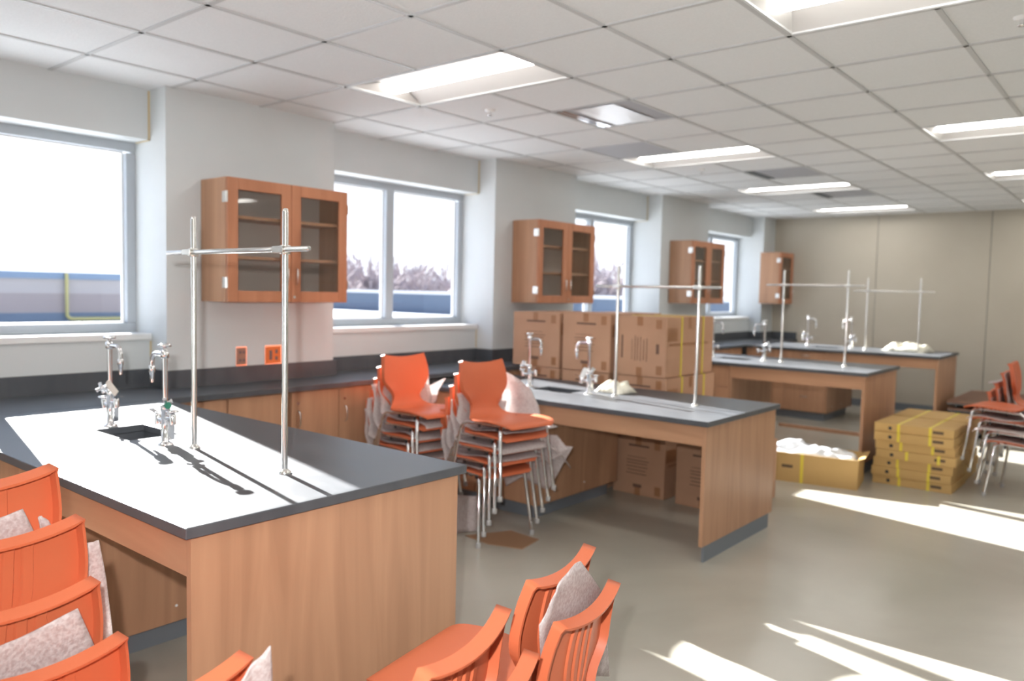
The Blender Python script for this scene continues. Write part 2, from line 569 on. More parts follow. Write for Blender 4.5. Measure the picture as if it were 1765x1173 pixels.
rnd = random.Random(7)
def tree(x, y, h, label):
    root = empty('bare_tree', (x, y, -6.0), rnd.random() * 6, label, 'tree', 'bare trees on the horizon')
    MB().tube([(0, 0, 0), (0.1, 0, h * 0.35), (0, 0.1, h * 0.7)], [0.28, 0.2, 0.06], 6).build('trunk', M['bark'], root)
    c = MB()
    for q in range(120):
        an = rnd.random() * 6.283
        z0 = h * (0.3 + 0.4 * rnd.random())
        ln = h * (0.18 + 0.25 * rnd.random())
        el = 0.25 + 0.8 * rnd.random()
        p0 = Vector((0, 0, z0))
        dv = Vector((math.cos(an) * math.cos(el), math.sin(an) * math.cos(el), math.sin(el)))
        p1 = p0 + dv * ln * 0.6
        p2 = p1 + (dv + Vector((rnd.uniform(-.4, .4), rnd.uniform(-.4, .4), 0.3))) * ln * 0.5
        c.tube([p0, p1, p2], [0.10, 0.09, 0.05], 4, False)
        p3 = p1 + (dv + Vector((rnd.uniform(-.9, .9), rnd.uniform(-.9, .9), 0.2))) * ln * 0.45
        c.tube([p1, (p1 + p3) / 2, p3], [0.09, 0.08, 0.05], 4, False)
    c.build('crown', M['twig'], root)
# trees stand in a belt beyond the parapet, seen low through the windows
for q, (nn_, dist) in enumerate(((7, 68), (7, 80), (8, 93))):
    for k in range(nn_):
        ang = R(121.5 + 25 * (k + 0.5 * (q % 2)) / nn_ + rnd.uniform(-.3, .3))
        d = dist + rnd.uniform(-2, 2)
        tree(CAM.x + d * math.cos(ang), CAM.y + d * math.sin(ang), 9.9 + 0.5 * q + rnd.uniform(-0.8, 0.9), 'hazy bare tree on the horizon beyond the blue parapet')

# ================================================================ window counter and base cabinets
CF = 0.42
ct = empty('countertop', (0, 0, 0.914), 0, 'long black countertop with backsplash running along the window wall', 'countertop')
poly = [(CF, YB + 0.02), (CF, YF - 0.005)]
pts = []
for (a, b) in reversed(PIL):
    pts += [(0.001, min(b, YF - 0.005)), (0.001, a)] if b > YF - 0.1 else [(RECESS + 0.001, b), (0.001, b), (0.001, a), (RECESS + 0.001, a)]
pts = [(0.001, YF - 0.005), (0.001, PIL[4][0]), (RECESS + 0.001, PIL[4][0])]
for (a, b) in reversed(PIL[:4]):
    pts += [(RECESS + 0.001, b), (0.001, b), (0.001, a), (RECESS + 0.001, a)]
pts += [(RECESS + 0.001, YB + 0.02)]
MB().prism(poly + pts, -0.032, 0.0).build('worktop', M['epoxy'], ct)
bsp = MB()
for k, (a, b) in enumerate(PIL):
    bsp.box(0.001, 0.021, a - 0.02, min(b + 0.02, YF - 0.005), 0.0, 0.112)
for (a, b) in BAYS:
    bsp.box(RECESS + 0.001, RECESS + 0.021, a + 0.002, b - 0.002, 0.0, 0.112)
    for yy, s in ((a, 1), (b, -1)):
        if yy > YB + 0.1:
            y0, y1 = sorted((yy + s * 0.001, yy + s * 0.021))
            bsp.box(RECESS + 0.021, 0.001, y0, y1, 0.0, 0.112)
bsp.box(0.021, CF - 0.02, YF - 0.026, YF - 0.006, 0.0, 0.112)
bsp.build('backsplash', M['epoxy'], ct)

def base_cabinet(y0, y1, label, doors=2, handle=True):
    root = empty('base_cabinet', (0, y0, 0), 0, label, 'base cabinet', 'base cabinets under the window counter')
    wd = y1 - y0
    BOX(0.004, CF - 0.045, 0.002, wd - 0.002, 0.1, 0.880).build('body', M['wood'], root)
    BOX(0.05, CF - 0.10, 0.002, wd - 0.002, 0.0, 0.10).build('toe_kick', M['kick'], root)
    dw = wd / doors
    for k in range(doors):
        d = BOX(CF - 0.045, CF - 0.025, k * dw + 0.003, (k + 1) * dw - 0.003, 0.105, 0.872).build('door', M['wood'], root, 0.002)
        if handle:
            yy = k * dw + (dw - 0.05 if (k % 2 == 0 and doors > 1 and False) else 0.05)
            h = MB()
            h.tube([(CF - 0.025, yy, 0.64), (CF - 0.005, yy, 0.65), (CF + 0.003, yy, 0.67), (CF + 0.003, yy, 0.72), (CF - 0.005, yy, 0.74), (CF - 0.025, yy, 0.75)], 0.005, 8)
            h.build('handle', M['steel'], d)
            MB().cyl((CF - 0.025, yy, 0.80), (CF - 0.021, yy, 0.80), 0.009).build('lock', M['steel'], d)
    return root
base_cabinet(-0.885, -0.475, 'narrow wood base cabinet right beside the first bench', 1, False)
base_cabinet(-0.470, -0.055, 'narrow wood base cabinet second from the first bench under the counter', 1, False)
base_cabinet(-0.018, 0.745, 'two door wood base cabinet with steel handles left of the stacked chairs', 2)
base_cabinet(0.750, 1.125, 'wood base cabinet hidden mostly by stacked chairs next to the second bench', 1)
base_cabinet(2.24, 3.22, 'wood base cabinet under the counter behind the stacked brown boxes', 2)
base_cabinet(3.23, 4.20, 'wood base cabinet under the counter against the third bench', 2)
base_cabinet(5.34, 6.20, 'wood base cabinet under the counter just past the third bench', 2)
base_cabinet(6.21, 7.06, 'wood base cabinet under the counter against the fourth bench', 2)
base_cabinet(8.22, 9.04, 'farthest wood base cabinet under the counter in the far corner', 2)
base_cabinet(-3.2, -2.02, 'wood base cabinet under the counter left of the first bench', 2)

# ================================================================ lab benches
BX0, BX1, BW = CF + 0.002, 2.766, 1.10
def bench(y0, top, label, drawers=False):
    root = empty('lab_bench', (0, y0, 0), 0, label, 'lab bench', 'black topped lab benches')
    th = 0.032
    zb = top - th
    # worktop with a sink cut-out
    sx0, sx1, sy0, sy1 = 1.13, 1.47, 0.44, 0.66
    xs_ = [BX0, sx0, sx1, BX1]
    ys_ = [0.0, sy0, sy1, BW]
    wt = MB()
    idx = lambda a, b, t: t * 16 + b * 4 + a
    verts = [(x, y, z) for z in (zb, top) for y in ys_ for x in xs_]
    faces = []
    for a in range(3):
        for b in range(3):
            if (a, b) == (1, 1): continue
            faces.append((idx(a, b, 1), idx(a + 1, b, 1), idx(a + 1, b + 1, 1), idx(a, b + 1, 1)))
            faces.append((idx(a, b, 0), idx(a, b + 1, 0), idx(a + 1, b + 1, 0), idx(a + 1, b, 0)))
    for a in range(3):
        faces.append((idx(a, 0, 0), idx(a + 1, 0, 0), idx(a + 1, 0, 1), idx(a, 0, 1)))
        faces.append((idx(a + 1, 3, 0), idx(a, 3, 0), idx(a, 3, 1), idx(a + 1, 3, 1)))
        faces.append((idx(0, a + 1, 0), idx(0, a, 0), idx(0, a, 1), idx(0, a + 1, 1)))
        faces.append((idx(3, a, 0), idx(3, a + 1, 0), idx(3, a + 1, 1), idx(3, a, 1)))
    faces += [(idx(1, 1, 1), idx(2, 1, 1), idx(2, 1, 0), idx(1, 1, 0)), (idx(2, 2, 1), idx(1, 2, 1), idx(1, 2, 0), idx(2, 2, 0)),
              (idx(1, 2, 1), idx(1, 1, 1), idx(1, 1, 0), idx(1, 2, 0)), (idx(2, 1, 1), idx(2, 2, 1), idx(2, 2, 0), idx(2, 1, 0))]
    wt.add(verts, faces)
    wt.build('worktop', M['epoxy'], root, 0.003)
    # sink basin
    sk = MB()
    zt, zf = zb - 0.001, zb - 0.17
    g = 0.008
    sk.box(sx0 - g, sx0, sy0 - g, sy1 + g, zf, zt); sk.box(sx1, sx1 + g, sy0 - g, sy1 + g, zf, zt)
    sk.box(sx0, sx1, sy0 - g, sy0, zf, zt); sk.box(sx0, sx1, sy1, sy1 + g, zf, zt)
    sk.box(sx0 - g, sx1 + g, sy0 - g, sy1 + g, zf - g, zf)
    sk.build('sink_basin', M['epoxy'], root)
    MB().lathe([(0.03, 0), (0.028, 0.004), (0.012, 0.002)], ((sx0 + sx1) / 2, (sy0 + sy1) / 2, zf)).build('drain', M['steel'], root)
    # aprons, end panel
    ah = 0.118
    for yy in (0.028, BW - 0.050):
        BOX(1.505, BX1 - 0.046, yy, yy + 0.022, zb - ah, zb).build('apron', M['woodh'], root)
    BOX(BX1 - 0.046, BX1 - 0.022, 0.026, BW - 0.026, 0.10, zb).build('end_panel', M['wood'], root)
    BOX(BX1 - 0.042, BX1 - 0.028, 0.06, BW - 0.07, 0.0, 0.10).build('end_kick', M['kick'], root)
    # sink cabinet
    body = MB()
    x0, x1 = BX0, 1.505
    ztop = zb - 0.002
    body.box(x0, x0 + 0.018, 0.045, BW - 0.045, 0.1, ztop); body.box(x1 - 0.018, x1, 0.028, BW - 0.028, 0.1, zb)
    body.box(x0 + 0.018, x1 - 0.018, BW - 0.063, BW - 0.045, 0.1, ztop); body.box(x0 + 0.018, x1 - 0.018, 0.045, 0.060, 0.1, ztop)
    body.box(x0 + 0.018, x1 - 0.018, 0.060, BW - 0.063, 0.1, 0.118)
    body.build('sink_cabinet', M['wood'], root)
    BOX(x0, x1 - 0.05, 0.09, BW - 0.09, 0.0, 0.10).build('cabinet_kick', M['kick'], root)
    for (ys0, ys1, s) in ((0.028, 0.045, -1), (BW - 0.045, BW - 0.028, 1)):
        fy = 0.028 if s < 0 else BW - 0.028
        if drawers:
            for (a, b) in ((x0 + 0.02, 0.95), (0.956, 1.482)):
                zq = [0.105, 0.385, 0.67, zb - 0.01]
                for q in range(3):
                    dr = BOX(a, b, ys0, ys1, zq[q] + 0.003, zq[q + 1] - 0.003).build('drawer', M['wood'], root, 0.002)
                    xm, zm = (a + b) / 2, (zq[q] + zq[q + 1]) / 2 + 0.05
                    MB().tube([(xm - 0.05, fy, zm), (xm - 0.045, fy + s * 0.022, zm), (xm + 0.045, fy + s * 0.022, zm), (xm + 0.05, fy, zm)], 0.005, 8).build('handle', M['steel'], dr)
        else:
            for (a, b) in ((x0 + 0.02, 0.95), (0.956, 1.482)):
                dr = BOX(a, b, ys0, ys1, 0.105, zb - 0.01).build('door', M['wood'], root, 0.002)
                xm = b - 0.05 if a < 0.9 else a + 0.05
                MB().tube([(xm, fy, 0.64), (xm, fy + s * 0.022, 0.65), (xm, fy + s * 0.022, 0.73), (xm, fy, 0.74)], 0.005, 8).build('handle', M['steel'], dr)
    # two screw caps low on the cabinet side
    for yy in (0.25, 0.62):
        MB().cyl((x1, yy, 0.17), (x1 + 0.002, yy, 0.17), 0.006).build('screw_cap', M['white'], root)
    return root

BENCH = [(-1.990, 0.914), (1.132, 0.841), (4.229, 0.914), (7.098, 0.914)]
bench(BENCH[0][0], BENCH[0][1], 'nearest wooden lab bench with sunlit black top, beside the left window')
bench(BENCH[1][0], BENCH[1][1], 'second lab bench from the camera, lower, with brown boxes behind and under it')
bench(BENCH[2][0], BENCH[2][1], 'third lab bench from the camera, with drawers, behind the open tan box', True)
bench(BENCH[3][0], BENCH[3][1], 'farthest lab bench, by the far wall, with a cream cloth heap on top', True)

# ---------------------------------------------------------------- faucets
def make_faucet(loc, s, label, tagmat=None, knob='chrome'):
    """s = +1: spout points to +X, s = -1: to -X"""
    root = empty('lab_faucet', loc, 0, label, 'faucet', 'chrome lab faucets')
    C_ = M['chrome']
    MB().lathe([(0.030, 0), (0.030, 0.006), (0.020, 0.012), (0.0155, 0.016), (0.0155, 0.135), (0.019, 0.14), (0.019, 0.165), (0.012, 0.17)]).build('body', C_, root)
    BOX(-0.020, 0.020, 0.002, 0.032, 0.02, 0.125).build('valve_block', C_, root, 0.006)
    MB().cyl((0, 0, 0.165), (0, 0, 0.362), 0.0105, n=14).build('riser', C_, root)
    MB().lathe([(0.013, 0.352), (0.0165, 0.356), (0.0165, 0.382), (0.008, 0.386), (0.008, 0.396), (0.026, 0.399), (0.026, 0.408), (0.008, 0.412), (0.0, 0.412)]).build('vacuum_breaker', C_, root)
    sp = [(0.008 * s, 0, 0.368)]
    sp += [(s * 0.07, 0, 0.368)]
    for q in range(1, 7):
        an = q / 6 * math.pi / 2
        sp.append((s * (0.07 + 0.038 * math.sin(an)), 0, 0.368 - 0.038 * (1 - math.cos(an))))
    sp.append((s * 0.108, 0, 0.31))
    spo = MB().tube(sp, 0.0095, 12).build('spout', C_, root)
    MB().lathe([(0.007, 0.245), (0.0075, 0.252), (0.010, 0.285), (0.0125, 0.288), (0.0125, 0.312), (0.010, 0.315)], (s * 0.108, 0, 0)).build('nozzle', C_, spo)
    # hose cocks with levers on both sides
    for q, (dx, zz, fl) in enumerate(((-0.062, 0.098, 0), (0.060, 0.112, 1))):
        v = MB()
        v.cyl((0, 0, zz), (dx, 0, zz), 0.009)
        v.lathe([(0.013, zz - 0.022), (0.013, zz + 0.016), (0.010, zz + 0.022), (0.0, zz + 0.024)], (dx, 0, 0))
        vv = v.build('side_valve', C_, root)
        hb = MB()
        if fl == (0 if s > 0 else 1):
            hb.lathe([(0.010, zz + 0.024), (0.024, zz + 0.027), (0.026, zz + 0.032), (0.0, zz + 0.036)], (dx, 0, 0))
            hb.build('knob', C_, vv)
        else:
            hb.add([(dx - 0.01, -0.006, zz + 0.022), (dx - 0.01, 0.006, zz + 0.022), (dx + 0.055 * (1 if dx > 0 else -1), 0.009, zz + 0.032), (dx + 0.055 * (1 if dx > 0 else -1), -0.009, zz + 0.032),
                    (dx - 0.01, -0.006, zz + 0.030), (dx - 0.01, 0.006, zz + 0.030), (dx + 0.055 * (1 if dx > 0 else -1), 0.009, zz + 0.038), (dx + 0.055 * (1 if dx > 0 else -1), -0.009, zz + 0.038)],
                   [(0, 1, 2, 3), (7, 6, 5, 4), (0, 4, 5, 1), (1, 5, 6, 2), (2, 6, 7, 3), (3, 7, 4, 0)])
            hb.build('lever', C_, vv)
    # cross handle of the water valve
    hx = -0.048 * s if s > 0 else 0.040
    st = MB().cyl((0, 0, 0.152), (hx * 0.8, -0.012, 0.168), 0.009).build('valve_stem', C_, root)
    hc = MB()
    c0 = Vector((hx, -0.016, 0.172))
    hc.lathe([(0.0, -0.010), (0.011, -0.008), (0.011, 0.010), (0.0, 0.012)], c0)
    for k in range(4):
        an = k * math.pi / 2 + 0.5
        hc.tube([c0, c0 + Vector((0.012 * math.sin(an), 0.026 * math.cos(an), 0.026 * math.sin(an)))], [0.006, 0.008], 8)
    hc.build('cross_handle', C_, st)
    if knob == 'green':
        MB().cyl(c0 + Vector((0.012, 0, -0.004)), c0 + Vector((0.018, 0, -0.004)), 0.014).build('colour_disc', M['green'], st)
    if tagmat:
        tg = MB()
        if tagmat == 'tag':
            TT = T_at((0.004, -0.016, 0.205), R(20), 0, R(42))
        else:
            TT = T_at((-0.012, -0.020, 0.19), R(30), 0, R(112))
        tg.prism([(0, -0.010), (0.012, -0.017), (0.078, -0.017), (0.078, 0.017), (0.012, 0.017), (0, 0.010)], -0.0006, 0.0006,
                 TT @ Matrix.Rotation(R(90), 4, 'X'))
        tg.build('paper_tag', M[tagmat], root)
    return root

FNAME = ['the nearest bench', 'the second bench', 'the third bench', 'the farthest bench']
FX = [(1.085, 1.655), (1.035, 1.60), (1.06, 1.62), (1.06, 1.62)]
FYO = [(0.53, 0.50), (0.53, 0.50), (0.53, 0.53), (0.53, 0.53)]
for k, (y0, top) in enumerate(BENCH):
    extra = [', beige tag', '', '', ''][k]
    extra2 = [', green disc', ', white tag', '', ''][k]
    make_faucet((FX[k][0], y0 + FYO[k][0], top), 1, 'chrome faucet on the window side of the sink of ' + FNAME[k] + extra, 'tag' if k == 0 else None)
    make_faucet((FX[k][1], y0 + FYO[k][1], top), -1, 'chrome faucet on the room side of the sink of ' + FNAME[k] + extra2, 'whitetag' if k == 1 else None, 'green' if k == 0 else 'chrome')

# ---------------------------------------------------------------- rod stands
def rods(y0, top, label, bar_y, bx0, bx1, bz, clamps=True):
    root = empty('rod_stand', (2.1, y0 + 0.55, top), 0, label, 'rod stand', 'steel rod stands on the benches')
    for x in (1.792 - 2.1, 2.408 - 2.1):
        rd = MB().tube([(x, 0, 0.0), (x, 0, 0.905), (x, 0, 0.914), (x, 0, 0.918)], [0.0105, 0.0105, 0.009, 0.004], 14).build('upright_rod', M['steel'], root)
        MB().lathe([(0.022, 0), (0.022, 0.005), (0.014, 0.012), (0.0105, 0.016)], (x, 0, 0)).build('socket_flange', M['steel'], rd)
        cl = MB()
        cl.lathe([(0.0165, bz - 0.016), (0.0175, bz - 0.014), (0.0175, bz + 0.014), (0.0165, bz + 0.016)], (x, 0, 0))
        cl.box(x - 0.030, x + 0.030, -0.034, -0.008, bz - 0.012, bz + 0.012)
        cl.cyl((x - 0.026, -0.02, bz), (x - 0.046, -0.02, bz), 0.009)
        cl.build('clamp', M['steel'], root, 0.002)
    MB().tube([(bx0 - 2.1, bar_y, bz), (bx0 + 0.006 - 2.1, bar_y, bz), (bx1 - 0.006 - 2.1, bar_y, bz), (bx1 - 2.1, bar_y, bz)], [0.006, 0.0095, 0.0095, 0.006], 12).build('cross_bar', M['steel'], root)
    return root
RN = ['two tall steel rods with a cross bar standing on the nearest bench', 'two tall steel rods with a cross bar standing on the second bench',
      'two tall steel rods with a cross bar standing on the third bench', 'two tall steel rods with a cross bar standing on the farthest bench']
for k, (y0, top) in enumerate(BENCH):
    rods(y0, top, RN[k], -0.019, 1.62, 2.572, (0.776, 0.773, 0.77, 0.75)[k])

# ================================================================ wall cabinets
def wall_cabinet(y0, wd, label, doors=2):
    root = empty('wall_cabinet', (0, y0, 1.460), 0, label, 'wall cabinet', 'glass door wall cabinets')
    H, D = 0.765, 0.29
    t = 0.018
    b = MB()
    b.box(0.002, D, 0, t, 0, H); b.box(0.002, D, wd - t, wd, 0, H)
    b.box(0.002, D, t, wd - t, 0, t); b.box(0.002, D, t, wd - t, H - t, H)
    b.build('carcass', M['wood'], root)
    BOX(0.002, 0.010, t, wd - t, t, H - t).build('back_panel', M['cabback'], root)
    for z in (0.27, 0.52):
        BOX(0.012, D - 0.025, t, wd - t, z, z + 0.02).build('shelf', M['woodh'], root)
    dw = wd / doors
    for k in range(doors):
        a, c = k * dw + 0.002, (k + 1) * dw - 0.002
        x0, x1 = D + 0.001, D + 0.021
        st = 0.072
        f = MB()
        f.box(x0, x1, a, a + st, 0, H); f.box(x0, x1, c - st, c, 0, H)
        f.box(x0, x1, a + st, c - st, 0, st); f.box(x0, x1, a + st, c - st, H - st, H)
        d = f.build('door', M['wooddark'], root, 0.003)
        BOX(D + 0.008, D + 0.012, a + st - 0.004, c - st + 0.004, st - 0.004, H - st + 0.004).build('glass_pane', M['cabglass'], d)
        left_hinge = (k == 0)
        hy = a if left_hinge else c
        for z in (0.12, 0.645):
            hb = MB()
            hb.box(D - 0.035, D + 0.024, hy - (0.005 if left_hinge else -0.001), hy + (-0.001 if left_hinge else 0.005), z - 0.033, z + 0.033)
            hb.cyl((D + 0.012, hy + (-0.006 if left_hinge else 0.006), z - 0.033), (D + 0.012, hy + (-0.006 if left_hinge else 0.006), z + 0.033), 0.006)
            hb.build('hinge', M['steel'], d)
        py = c - 0.035 if left_hinge else a + 0.035
        MB().tube([(x1, py, 0.12), (x1 + 0.02, py, 0.125), (x1 + 0.02, py, 0.215), (x1, py, 0.22)], 0.005, 8).build('handle', M['steel'], d)
        if not left_hinge:
            MB().cyl((x1, a + 0.02, 0.035), (x1 + 0.004, a + 0.02, 0.035), 0.009).build('lock', M['steel'], d)
    return root
wall_cabinet(-0.424, 0.918, 'nearest glass door wall cabinet, between the two left windows')
wall_cabinet(2.672, 0.918, 'glass door wall cabinet second from the camera, above the stacked brown boxes')
wall_cabinet(5.700, 0.905, 'glass door wall cabinet third from the camera, beside the small far window')
wall_cabinet(8.510, 0.53, 'narrow glass door wall cabinet in the far corner', 1)

# outlets
def outlet(y, z, wd, ht, material, label, cat='outlet'):
    root = empty('wall_outlet', (0.0, y, z), 0, label, cat)
    BOX(0.0, 0.006, -wd / 2 - 0.008, wd / 2 + 0.008, -ht / 2 - 0.008, ht / 2 + 0.008).build('surround', M['steel'], root)
    BOX(0.006, 0.014, -wd / 2, wd / 2, -ht / 2, ht / 2).build('cover_plate', M[material], root, 0.002)
    if wd > 0.09:
        BOX(0.014, 0.016, -wd * 0.30, -wd * 0.12, -ht * 0.28, ht * 0.28).build('switch', M['socket'], root)
        for q in (-0.2, 0.2):
            BOX(0.014, 0.016, wd * 0.10, wd * 0.26, ht * q - 0.012, ht * q + 0.012).build('socket', M['socket'], root)
    else:
        for q in (-0.24, 0.24):
            for p in (-0.22, 0.22):
                BOX(0.014, 0.016, wd * p - 0.009, wd * p + 0.009, ht * q - 0.010, ht * q + 0.010).build('socket', M['socket'], root)
outlet(-0.143, 1.092, 0.062, 0.112, 'tanoutlet', 'small tan wall outlet left of the bright orange one')
outlet(0.100, 1.090, 0.115, 0.115, 'outlet', 'bright orange double wall outlet with grey sockets below the nearest wall cabinet')
outlet(8.80, 1.10, 0.07, 0.11, 'alu', 'grey wall outlet below the narrow cabinet in the far corner')

# ================================================================ chairs
def spl(pts, n):
    out = []
    P_ = [pts[0]] + list(pts) + [pts[-1]]
    segs = len(pts) - 1
    for k in range(n):
        t_ = k / (n - 1) * segs
        i = min(int(t_), segs - 1)
        u = t_ - i
        p0, p1, p2, p3 = P_[i], P_[i + 1], P_[i + 2], P_[i + 3]
        out.append(tuple(0.5 * ((2 * b) + (c - a) * u + (2 * a - 5 * b + 4 * c - d) * u * u + (-a + 3 * b - 3 * c + d) * u ** 3) for a, b, c, d in zip(p0, p1, p2, p3)))
    return out
# rows: x, z, half width, wrap (forward/upward curl at the edges)
PROF = [(0.250, 0.418, 0.165, 0.000), (0.243, 0.436, 0.190, 0.000), (0.200, 0.448, 0.212, 0.004), (0.100, 0.448, 0.218, 0.010), (0.000, 0.440, 0.215, 0.012),
        (-0.090, 0.436, 0.200, 0.010), (-0.145, 0.443, 0.165, 0.006), (-0.180, 0.468, 0.125, 0.008), (-0.196, 0.510, 0.108, 0.012), (-0.202, 0.560, 0.135, 0.020),
        (-0.207, 0.615, 0.180, 0.018), (-0.214, 0.670, 0.186, 0.020), (-0.224, 0.730, 0.178, 0.018), (-0.238, 0.782, 0.165, 0.015)]
NV, NU = 44, 15
ROWS = spl(PROF, NV)
def shell_pt(row, u, off=0.0, k=0, lift=True):
    x, z, hw_, wr = row
    tv = k / (NV - 1)
    b = min(1.0, max(0.0, (z - 0.445) / 0.09)) if tv > 0.45 else 0.0   # 0 seat, 1 back
    px = x + wr * u * u * b
    pz = z + wr * u * u * (1 - b)
    if lift and tv > 0.80:
        pz += 0.020 * (u * u - 0.35) * ((tv - 0.80) / 0.20) ** 1.5
    return Vector((px, hw_ * u, pz))
def normals(grid_):
    nr, nc = len(grid_), len(grid_[0])
    out = []
    for i in range(nr):
        r = []
        for j in range(nc):
            a = grid_[min(i + 1, nr - 1)][j] - grid_[max(i - 1, 0)][j]
            b = grid_[i][min(j + 1, nc - 1)] - grid_[i][max(j - 1, 0)]
            r.append(b.cross(a).normalized())
        out.append(r)
    return out
def shell_mesh():
    us = [-1 + 2 * j / (NU - 1) for j in range(NU)]
    g = [[shell_pt(ROWS[i], u, 0, i) for u in us] for i in range(NV)]
    nn = normals(g)          # points to the rear / underside
    # make sure orientation: at the back the normal must point to -x
    sgn = 1 if nn[NV - 4][NU // 2].x < 0 else -1
    th = 0.0055
    front = g
    rear = [[g[i][j] + nn[i][j] * sgn * th for j in range(NU)] for i in range(NV)]
    mb = MB()
    mb.grid(front)
    mb.grid([list(reversed(r)) for r in rear])
    # flange: a lip turned to the rear all round the edge, deepest along the back
    ring = [(i, 0) for i in range(NV)] + [(NV - 1, j) for j in range(1, NU)] + [(i, NU - 1) for i in range(NV - 2, -1, -1)] + [(0, j) for j in range(NU - 2, 0, -1)]
    lip = []
    for (i, j) in ring:
        tv = i / (NV - 1)
        dpt = 0.010 + 0.020 * min(1, max(0, (tv - 0.5) / 0.15))
        if i == NV - 1: dpt = 0.036
        lip.append(dpt)
    n = len(ring)
    fo = [front[i][j] for i, j in ring]
    c0 = [Vector((0, 0, 0))] * n
    bk = [front[i][j] + nn[i][j] * sgn * lip[q] for q, (i, j) in enumerate(ring)]
    def inward(i, j):
        i2 = min(max(i, 1), NV - 2)
        j2 = min(max(j, 1), NU - 2)
        d = front[i2][j2] - front[i][j]
        return d.normalized() * 0.007 if d.length > 1e-6 else Vector((0, 0, 0))
    inn = [bk[q] + inward(i, j) for q, (i, j) in enumerate(ring)]
    inr = [rear[i][j] + inward(i, j) for (i, j) in ring]
    mb.grid([fo + [fo[0]], bk + [bk[0]]][::-1])
    mb.grid([bk + [bk[0]], inn + [inn[0]]][::-1])
    mb.grid([inn + [inn[0]], inr + [inr[0]]][::-1])
    # raised ribs down the middle of the rear face
    for uc in (-0.33, -0.11, 0.11, 0.33):
        rows = []
        for i in range(int(NV * 0.66), NV - 1):
            row = []
            for du, e in ((-0.075, 0.0), (-0.055, 0.006), (0.055, 0.006), (0.075, 0.0)):
                u = uc + du
                p = shell_pt(ROWS[i], u, 0, i)
                jn = min(NU - 1, max(0, round((u + 1) / 2 * (NU - 1))))
                row.append(p + nn[i][jn] * sgn * (th + e))
            rows.append(list(reversed(row)))
        mb.grid(rows, False)
    return mb.mesh('seat_shell', M['orange'])
SHELL = shell_mesh()
SHELL_W = None

def make_chair():
    root = empty('stacking_chair', (0, 0, 0))
    o = bpy.data.objects.new('seat_shell', SHELL)
    COL.objects.link(o)
    o.parent = root
    fr = MB()
    for s in (-1, 1):
        fr.tube([(-0.150, s * 0.165, 0.418), (-0.05, s * 0.160, 0.421), (0.08, s * 0.158, 0.424), (0.165, s * 0.158, 0.425)], 0.010, 10)
    fr.tube([(0.165, -0.158, 0.424), (0.175, -0.10, 0.424), (0.175, 0.10, 0.424), (0.165, 0.158, 0.424)], 0.010, 10)
    fr.tube([(-0.12, -0.163, 0.418), (-0.12, 0.163, 0.418)], 0.009, 10)
    fr.build('seat_frame', M['chrome'], root)
    for s in (-1, 1):
        leg = MB().tube([(0.145, s * 0.150, 0.424), (0.168, s * 0.180, 0.418), (0.178, s * 0.192, 0.392), (0.222, s * 0.225, 0.012)], 0.0112, 10).build('leg', M['chrome'], root)
        MB().lathe([(0.015, 0.0), (0.016, 0.004), (0.0155, 0.028), (0.0125, 0.030)], (0.2225, s * 0.2255, 0), 12).build('foot_glide', M['clear'], leg)
        leg = MB().tube([(-0.10, s * 0.163, 0.419), (-0.165, s * 0.172, 0.416), (-0.192, s * 0.180, 0.400), (-0.204, s * 0.186, 0.370), (-0.262, s * 0.218, 0.012)], 0.0112, 10).build('leg', M['chrome'], root)
        MB().lathe([(0.015, 0.0), (0.016, 0.004), (0.0155, 0.028), (0.0125, 0.030)], (-0.2635, s * 0.219, 0), 12).build('foot_glide', M['clear'], leg)
        for x in (-0.06, 0.11):
            MB().cyl((x, s * 0.158, 0.395), (x, s * 0.158, 0.443), 0.009, n=8).build('spacer', M['black'], root)
    return root
PROTO = make_chair()
_first = [True]
def put_chair(x, y, z, rz, label, group):
    c = PROTO if _first[0] else copy_tree(PROTO)
    _first[0] = False
    c.location = (x, y, z)
    c.rotation_euler = (0, 0, rz)
    return tag(c, label, 'chair', group)

def tip(x, y, rz, side):
    """origin so that the back corner at local (-0.205, side*0.165) sits at x, y"""
    c, s = math.cos(rz), math.sin(rz)
    lx, ly = -0.242, side * 0.172
    return x - (lx * c - ly * s), y - (lx * s + ly * c)

